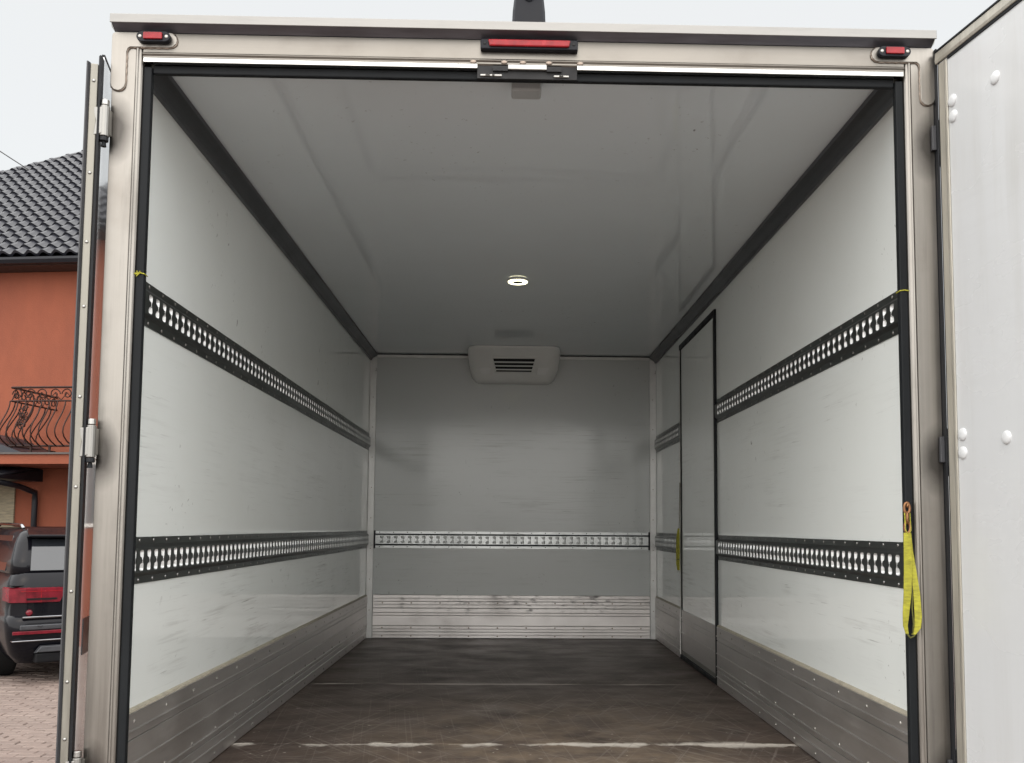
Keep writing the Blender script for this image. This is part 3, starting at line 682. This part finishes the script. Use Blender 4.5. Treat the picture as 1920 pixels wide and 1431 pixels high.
# roof tiles
TW, TE = .232, .262
def tile_mesh():
    m = MB(); xs = [i / 8 for i in range(9)]
    prof = [(TW * (x - .5) * 1.02, .034 + .034 * math.cos(2 * math.pi * (x - .35)) ** 1) for x in xs]
    top, bot = [], []
    L = TE * 1.12
    vs = [(x, 0, z + .052) for x, z in prof] + [(x, L, z + .008) for x, z in prof] + [(x, 0, z + .004) for x, z in prof]
    fs = [(i, i + 1, 10 + i, 9 + i) for i in range(8)] + [(18 + i, 19 + i, i + 1, i) for i in range(8)]
    return vs, fs
tv, tf = tile_mesh(); cp, sp = math.cos(PT), math.sin(PT)
tiles = []
for j in range(int(run / cp / TE) + 1):
    s = j * TE; v = V0 - .03 + s * cp; z = EZ + .005 + (s) * sp
    if v > V0 + run - .1: break
    a, b = E0 + (v - V0) + .12, E1 - (v - V0) - .12
    for i in range(int((b - a) / TW) + 1):
        u = math.floor(a / TW) * TW + (i + 1) * TW + 0.0
        if u > b: break
        uc = .35 - .84 * (v - V0)
        tiles.append((abs(u - uc), u, v, z))
tiles.sort(); t0 = None; rest = MB(); rg = random.Random(5)
for k, (d_, u, v, z) in enumerate(tiles):
    if k < 300:
        if t0 is None:
            t0 = MB().add(tv, tf).build('roof_tile', 'roof_tile', rf, center=False, smooth=False); o = t0
        else: o = clone(t0, rf)
        o.location = Vector((u, v, z)) - FR[rf.name]; o.rotation_euler = (PT + rg.uniform(-.012, .012), 0, rg.uniform(-.006, .006))
    else:
        rest.add([(p[0] + u, v + p[1] * cp - p[2] * sp, z + p[1] * sp + p[2] * cp) for p in tv], tf)
rest.build('roof_tiles', 'roof_tile', rf, kind='stuff')
# hip caps on both front hips
hd_ = Vector((1, 1, math.tan(PT))).normalized(); hl = run * math.sqrt(2 + math.tan(PT) ** 2)
def hip_cap():
    m = MB(); d = hd_; side = Vector((1, -1, 0)).normalized(); up_ = side.cross(d)
    rings = []
    for t, r_ in ((0, .125), (.045, .125), (.05, .105), (.37, .098)):
        rings.append([d * t + side * (r_ * math.cos(R(a))) + up_ * (r_ * .8 * math.sin(R(a)) - .03) for a in range(0, 181, 20)])
    n = len(rings[0]); vs = [p for r_ in rings for p in r_]
    fs = [(i * n + k, i * n + k + 1, (i + 1) * n + k + 1, (i + 1) * n + k) for i in range(3) for k in range(n - 1)] + [tuple(range(n))]
    return m.add(vs, fs)
h0 = None
for sx in (1, -1):
    for k in range(int(hl / .36)):
        base = Vector((E0, V0, EZ + .06)) + hd_ * (k * .36) if sx > 0 else Vector((E1 - hd_.x * k * .36, V0 + hd_.y * k * .36, EZ + .06 + hd_.z * k * .36))
        if h0 is None: h0 = hip_cap().build('ridge_tile', 'roof_tile', rf, center=False); o = h0
        else: o = clone(h0, rf)
        if sx < 0: o.rotation_euler = (0, 0, R(90))
        o.location = base - FR[rf.name]
MB().tube([(E0 + run, V0 + run, rz + .03), (E1 - run, V0 + run, rz + .03)], .11, 8).build('ridge_cap', 'roof_tile', rf)
# ledge and balcony
slab = MB().box(-4.0, 5.2, -1.2, -.001, 2.655, 2.80).build('balcony_slab', 'stucco', HS)
MB().box(-4.02, 5.22, -1.235, -.001, 2.8005, 2.828).build('coping', 'coping', slab)
bal = MB().tube([(.50, -1.16, 3.83), (2.9, -1.16, 3.83)], .018, 6).build('balcony', 'iron', HS)
def belly(t):                              # outward bulge of a baluster, t from bottom 0 to top 1
    return .03 + .27 * math.sin(math.pi * min(1, (t * 1.02) ** .62)) ** 1.6 * (1 - t * .35)
BZ0, BZ1, FZ0 = 2.93, 3.83, 3.62
def baluster(u, v, ou, ov):
    pts = []
    for i in range(12):
        t = i / 11; b = belly(t); pts.append((u + ou * b, v + ov * b, BZ0 + (FZ0 - BZ0) * t))
    return MB().tube(pts, .0105, 6)
b0 = None
for i in range(19):
    u = .50 + i * .128
    if b0 is None: b0 = baluster(0, 0, 0, -1).build('baluster', 'iron', bal, center=False, smooth=True); o = b0
    else: o = clone(b0, bal)
    o.location = Vector((u, -1.16, 0)) - FR[bal.name]
for v in (-1.03, -.88, -.73, -.58, -.43, -.28, -.13):
    o = clone(b0, bal); o.location = Vector((.50, v, 0)) - FR[bal.name]; o.rotation_euler = (0, 0, R(-90))
    o = clone(b0, bal); o.location = Vector((2.9, v, 0)) - FR[bal.name]; o.rotation_euler = (0, 0, R(90))
for z_, r_ in ((3.62, .014), (BZ0, .016)):
    MB().tube([(.50, -.02, z_), (.50, -1.16, z_), (2.9, -1.16, z_), (2.9, -.02, z_)], r_, 6).build('rail', 'iron', bal)
for u in (.5, 2.9): MB().tube([(u, -1.16, 3.83), (u, -.02, 3.83)], .018, 6).build('rail', 'iron', bal)
for u in (.53, .85, 1.15, 1.6, 2.1, 2.6, 2.87): MB().box(u - .014, u + .014, -1.17, -1.145, 2.828, 2.93).build('foot', 'iron', bal)
def scroll(cx, cz, r, sgn, plane, k):
    pts = []
    for i in range(22):
        a = i / 21 * 2.1 * math.pi * 1.15; q = r * (1 - .72 * i / 21); dx, dz = sgn * q * math.cos(a), q * math.sin(a)
        pts.append((cx + dx, k, cz + dz) if plane == 'front' else (k, cx + dx, cz + dz))
    return MB().tube(pts, .009, 5)
for i in range(12):
    u = .60 + i * .2
    scroll(u, 3.725, .088, 1 if i % 2 else -1, 'front', -1.16).build('scroll', 'iron', bal)
    MB().tube([(u - .1, -1.16, 3.63), (u, -1.16, 3.74), (u + .1, -1.16, 3.63)], .007, 5).build('scroll', 'iron', bal)
for i in range(6):
    v = -1.06 + i * .19
    scroll(v, 3.725, .085, 1 if i % 2 else -1, 'side', .50).build('scroll', 'iron', bal)
    MB().tube([(.5, v - .09, 3.63), (.5, v, 3.82), (.5, v + .09, 3.63)], .007, 5).build('scroll', 'iron', bal)
md = MB()
for k in range(9):
    a = k * 2.4; zz = 3.2 + .035 * k; cx = .83 + .05 * math.sin(a); rr = .055
    md.tube([(cx + rr * (1 - i / 16) * math.cos(i * .55 + a), -1.36 - .02 * math.cos(k) + .055 * (k / 9 - .4), zz + rr * (1 - i / 16) * math.sin(i * .55 + a)) for i in range(15)], .009, 5)
md.build('ornament', 'iron', bal)
# lean-to roof on the ledge, porch canopy below, column and downpipe
MB().add([(-2.6, -1.22, 3.55), (.1, -1.22, 3.06), (.74, -1.22, 2.83), (-2.6, -1.22, 2.83), (-2.6, -.3, 3.62), (.1, -.3, 3.12), (.74, -.3, 2.84), (-2.6, -.3, 2.84)],
         [(0, 1, 2, 3), (7, 6, 5, 4), (0, 4, 5, 1), (1, 5, 6, 2), (2, 6, 7, 3), (3, 7, 4, 0)]).build('lean_to', 'roof_tile', HS)
cn = MB().add([(-3.0, -1.1, 2.47), (.30, -1.1, 2.47), (.30, -.002, 2.64), (-3.0, -.002, 2.64), (-3.0, -1.1, 2.44), (.30, -1.1, 2.44), (.30, -.002, 2.44), (-3.0, -.002, 2.44)],
              [(0, 1, 2, 3), (7, 6, 5, 4), (0, 4, 5, 1), (1, 5, 6, 2), (2, 6, 7, 3), (3, 7, 4, 0)]).build('canopy', 'gutter', HS)
c0 = None
for i in range(14):
    u = .22 - i * .125
    m = MB().tube([(u, -1.13, 2.49), (u, -.02, 2.655)], .05, 10)
    if c0 is None: c0 = m.build('canopy_tile', 'roof_tile', cn, smooth=True); o = c0; L0 = o.location.copy()
    else: o = clone(c0, cn); o.location = L0 + Vector((-i * .125, 0, 0))
MB().prism([(-1.21, 2.475), (-1.22, 2.40), (-1.16, 2.37), (-1.11, 2.39), (-1.1, 2.475)], 'x', -3.05, .34).build('gutter', 'gutter', cn)
MB().tube([(.26, -1.14, 2.40), (.24, -.5, 2.34), (.23, -.09, 2.26), (.23, -.08, 2.1), (.23, -.08, 0)], .045, 10).build('downpipe', 'gutter', HS, smooth=True)
MB().box(-1.1, -.165, -.03, -.0005, 0, 2.40).build('stone_cladding', 'stone_cream', HS)
wn = MB().box(5.85, 6.65, -.03, -.0005, 1.70, 2.68).build('window', 'window_frame', HS, bevel=.01)
for a, b in ((5.91, 6.23), (6.27, 6.59)): MB().box(a, b, -.036, -.031, 1.76, 2.62).build('pane', 'window_glass', wn)
MB().box(5.75, 6.75, -.07, -.0005, 2.70, 2.80).build('lintel', 'window_frame', HS)
bd = MB().box(1.5, 2.6, -.02, -.0005, 2.84, 5.0).build('balcony_door', 'window_frame', HS)
for a, b in ((1.56, 2.02), (2.08, 2.54)): MB().box(a, b, -.027, -.021, 2.95, 4.92).build('pane', 'window_glass', bd)

# ------------------------------------------------------------------ overhead cable from the hip of the roof
A_ = Vector((-10.05, 16.6, 8.15)); B_ = Vector((-13.4, 8.0, 10.6))
pts = [A_.lerp(B_, i / 14) - Vector((0, 0, .25 * math.sin(math.pi * i / 14))) for i in range(15)]
tag(MB().tube(pts, .011, 5).build('overhead_cable', 'cable_black'), 'thin dark overhead cable running up from the tiled roof into the sky', 'cable')

# ------------------------------------------------------------------ the parked car (own frame, rear towards -y)
CR = thing('parked_car', 'black high-roofed car parked beside the orange house, its red tail light towards us', 'car', (-6.08, 10.15, GZ), R(38), origin=(0, 0, 0))
def plan(hw, yr, yf, r, z, n=5):
    p = []
    for cx, cy, a0 in ((hw - r, yr + r, -90), (hw - r, yf - r, 0), (-hw + r, yf - r, 90), (-hw + r, yr + r, 180)):
        for i in range(n + 1): a = R(a0 + 90 * i / n); p.append((cx + r * math.cos(a), cy + r * math.sin(a), z))
    return p
body = MB().loft([plan(*a) for a in ((.84, -2.36, 2.3, .18, .24), (.92, -2.44, 2.4, .2, .34), (.965, -2.49, 2.45, .2, .52), (.985, -2.50, 2.46, .2, .68), (.98, -2.47, 2.46, .2, .735), (.965, -2.425, 2.45, .2, .76),
                                            (.965, -2.42, 2.35, .2, .90), (.965, -2.42, 1.9, .2, 1.03), (.955, -2.405, 1.4, .2, 1.10), (.93, -2.37, 1.15, .18, 1.17), (.905, -2.33, 1.05, .17, 1.21))]).build('body', 'car_paint', CR, smooth=True)
body.modifiers.new('edge', 'EDGE_SPLIT').split_angle = R(42)
cab = MB().loft([plan(*a) for a in ((.93, -2.32, 1.05, .16, 1.205), (.90, -2.22, .75, .15, 1.36), (.85, -2.09, .45, .14, 1.53), (.805, -2.0, .2, .14, 1.635), (.77, -1.93, .05, .14, 1.68), (.70, -1.80, -.1, .14, 1.705), (.56, -1.6, -.3, .14, 1.715))]).build('cabin', 'car_paint', CR, smooth=True)
def quad_plate(q, th):
    a, b, c, d = [Vector(p) for p in q]; nn = (b - a).cross(d - a).normalized()
    vs = [a + nn * .006, b + nn * .006, c + nn * .006, d + nn * .006, a - nn * th, b - nn * th, c - nn * th, d - nn * th]
    return MB().add(vs, BX)
quad_plate([(-.75, -2.312, 1.235), (.75, -2.312, 1.235), (.70, -2.08, 1.575), (-.70, -2.08, 1.575)], .02).build('rear_window', 'car_glass', CR)
for e in (-1, 1):
    q = [(e * .928, -1.95, 1.225), (e * .928, .8, 1.225), (e * .818, .25, 1.61), (e * .818, -1.72, 1.61)]
    quad_plate(q if e > 0 else q[::-1], .01).build('side_window', 'car_glass', CR)
    MB().tube([(e * .74, -1.80, 1.70), (e * .74, -1.70, 1.735), (e * .73, -.4, 1.745), (e * .72, -.1, 1.70)], .018, 8).build('roof_rail', 'car_chrome', CR, smooth=True)
MB().loft([[(-.76, -2.19, 1.625), (.76, -2.19, 1.625), (.72, -1.9, 1.70), (-.72, -1.9, 1.70)], [(-.76, -2.19, 1.600), (.76, -2.19, 1.600), (.74, -1.95, 1.6), (-.74, -1.95, 1.6)]]).build('spoiler', 'car_paint', CR, bevel=.008)
for e in (-1, 1):
    tl = MB().loft([[(e * .40, -2.425, 1.055), (e * .80, -2.425, 1.058), (e * .935, -2.35, 1.06), (e * .972, -2.18, 1.06)], [(e * .40, -2.447, 1.05), (e * .81, -2.447, 1.05), (e * .955, -2.365, 1.05), (e * .988, -2.18, 1.05)],
                    [(e * .47, -2.447, .90), (e * .81, -2.447, .90), (e * .955, -2.365, .90), (e * .988, -2.2, .92)], [(e * .47, -2.42, .892), (e * .80, -2.42, .892), (e * .935, -2.35, .892), (e * .968, -2.2, .91)]], cap=False).build('tail_light', 'tail_red', CR)
    MB().box(*sorted((e * .5, e * .80)), -2.4535, -2.4475, .925, .945).build('light_bar', 'car_black', tl)
    MB().box(*sorted((e * .46, e * .86)), -2.4525, -2.4475, 1.015, 1.022).build('light_bar', 'red_lens', tl)
    MB().box(*sorted((e * .655, e * .661)), -2.4525, -2.4475, .90, 1.05).build('light_bar', 'red_lens', tl)
    MB().dome((e * .765, -2.432, .79), (0, -1, 0), .034, .02, 16).build('parking_sensor', 'tail_red', CR, smooth=True)
    MB().box(*sorted((e * .30, e * .93)), -2.512, -2.49, .565, .60).build('reflector', 'tail_red', CR, bevel=.004)
    MB().loft([[(e * .35, -2.49, .36), (e * .72, -2.48, .36), (e * .66, -2.48, .44), (e * .35, -2.49, .44)], [(e * .36, -2.535, .37), (e * .70, -2.52, .37), (e * .65, -2.52, .43), (e * .36, -2.535, .43)]]).build('exhaust_trim', 'car_grey', CR, bevel=.006)
    for yy in (-1.45, 1.5):
        wh = MB().cyl((e * .86, yy, .37), 'x', .37, .27, 30).build('wheel', 'tyre', CR, bevel=.04)
        MB().cyl((e * .985, yy, .37), 'x', .26, .03, 26).build('rim', 'car_grey', wh, bevel=.01)
MB().box(-.95, .95, -2.40, -2.2, 1.075, 1.082).build('tailgate_line', 'car_black', CR)
MB().box(-.84, .84, -2.506, -2.45, .735, .755).build('bumper_trim', 'car_chrome', CR, bevel=.006)
MB().box(-.86, .86, -2.512, -2.46, .61, .665).build('bumper_strip', 'car_grey', CR, bevel=.01)
MB().box(-.93, .93, -2.500, -2.42, .487, .503).build('bumper_trim', 'car_chrome', CR, bevel=.006)
MB().box(-.70, .64, -2.50, -2.36, .25, .36).build('diffuser', 'car_black', CR, bevel=.02)
MB().box(-.26, .26, -2.437, -2.424, .83, .95).build('plate_recess', 'car_black', CR, bevel=.01)
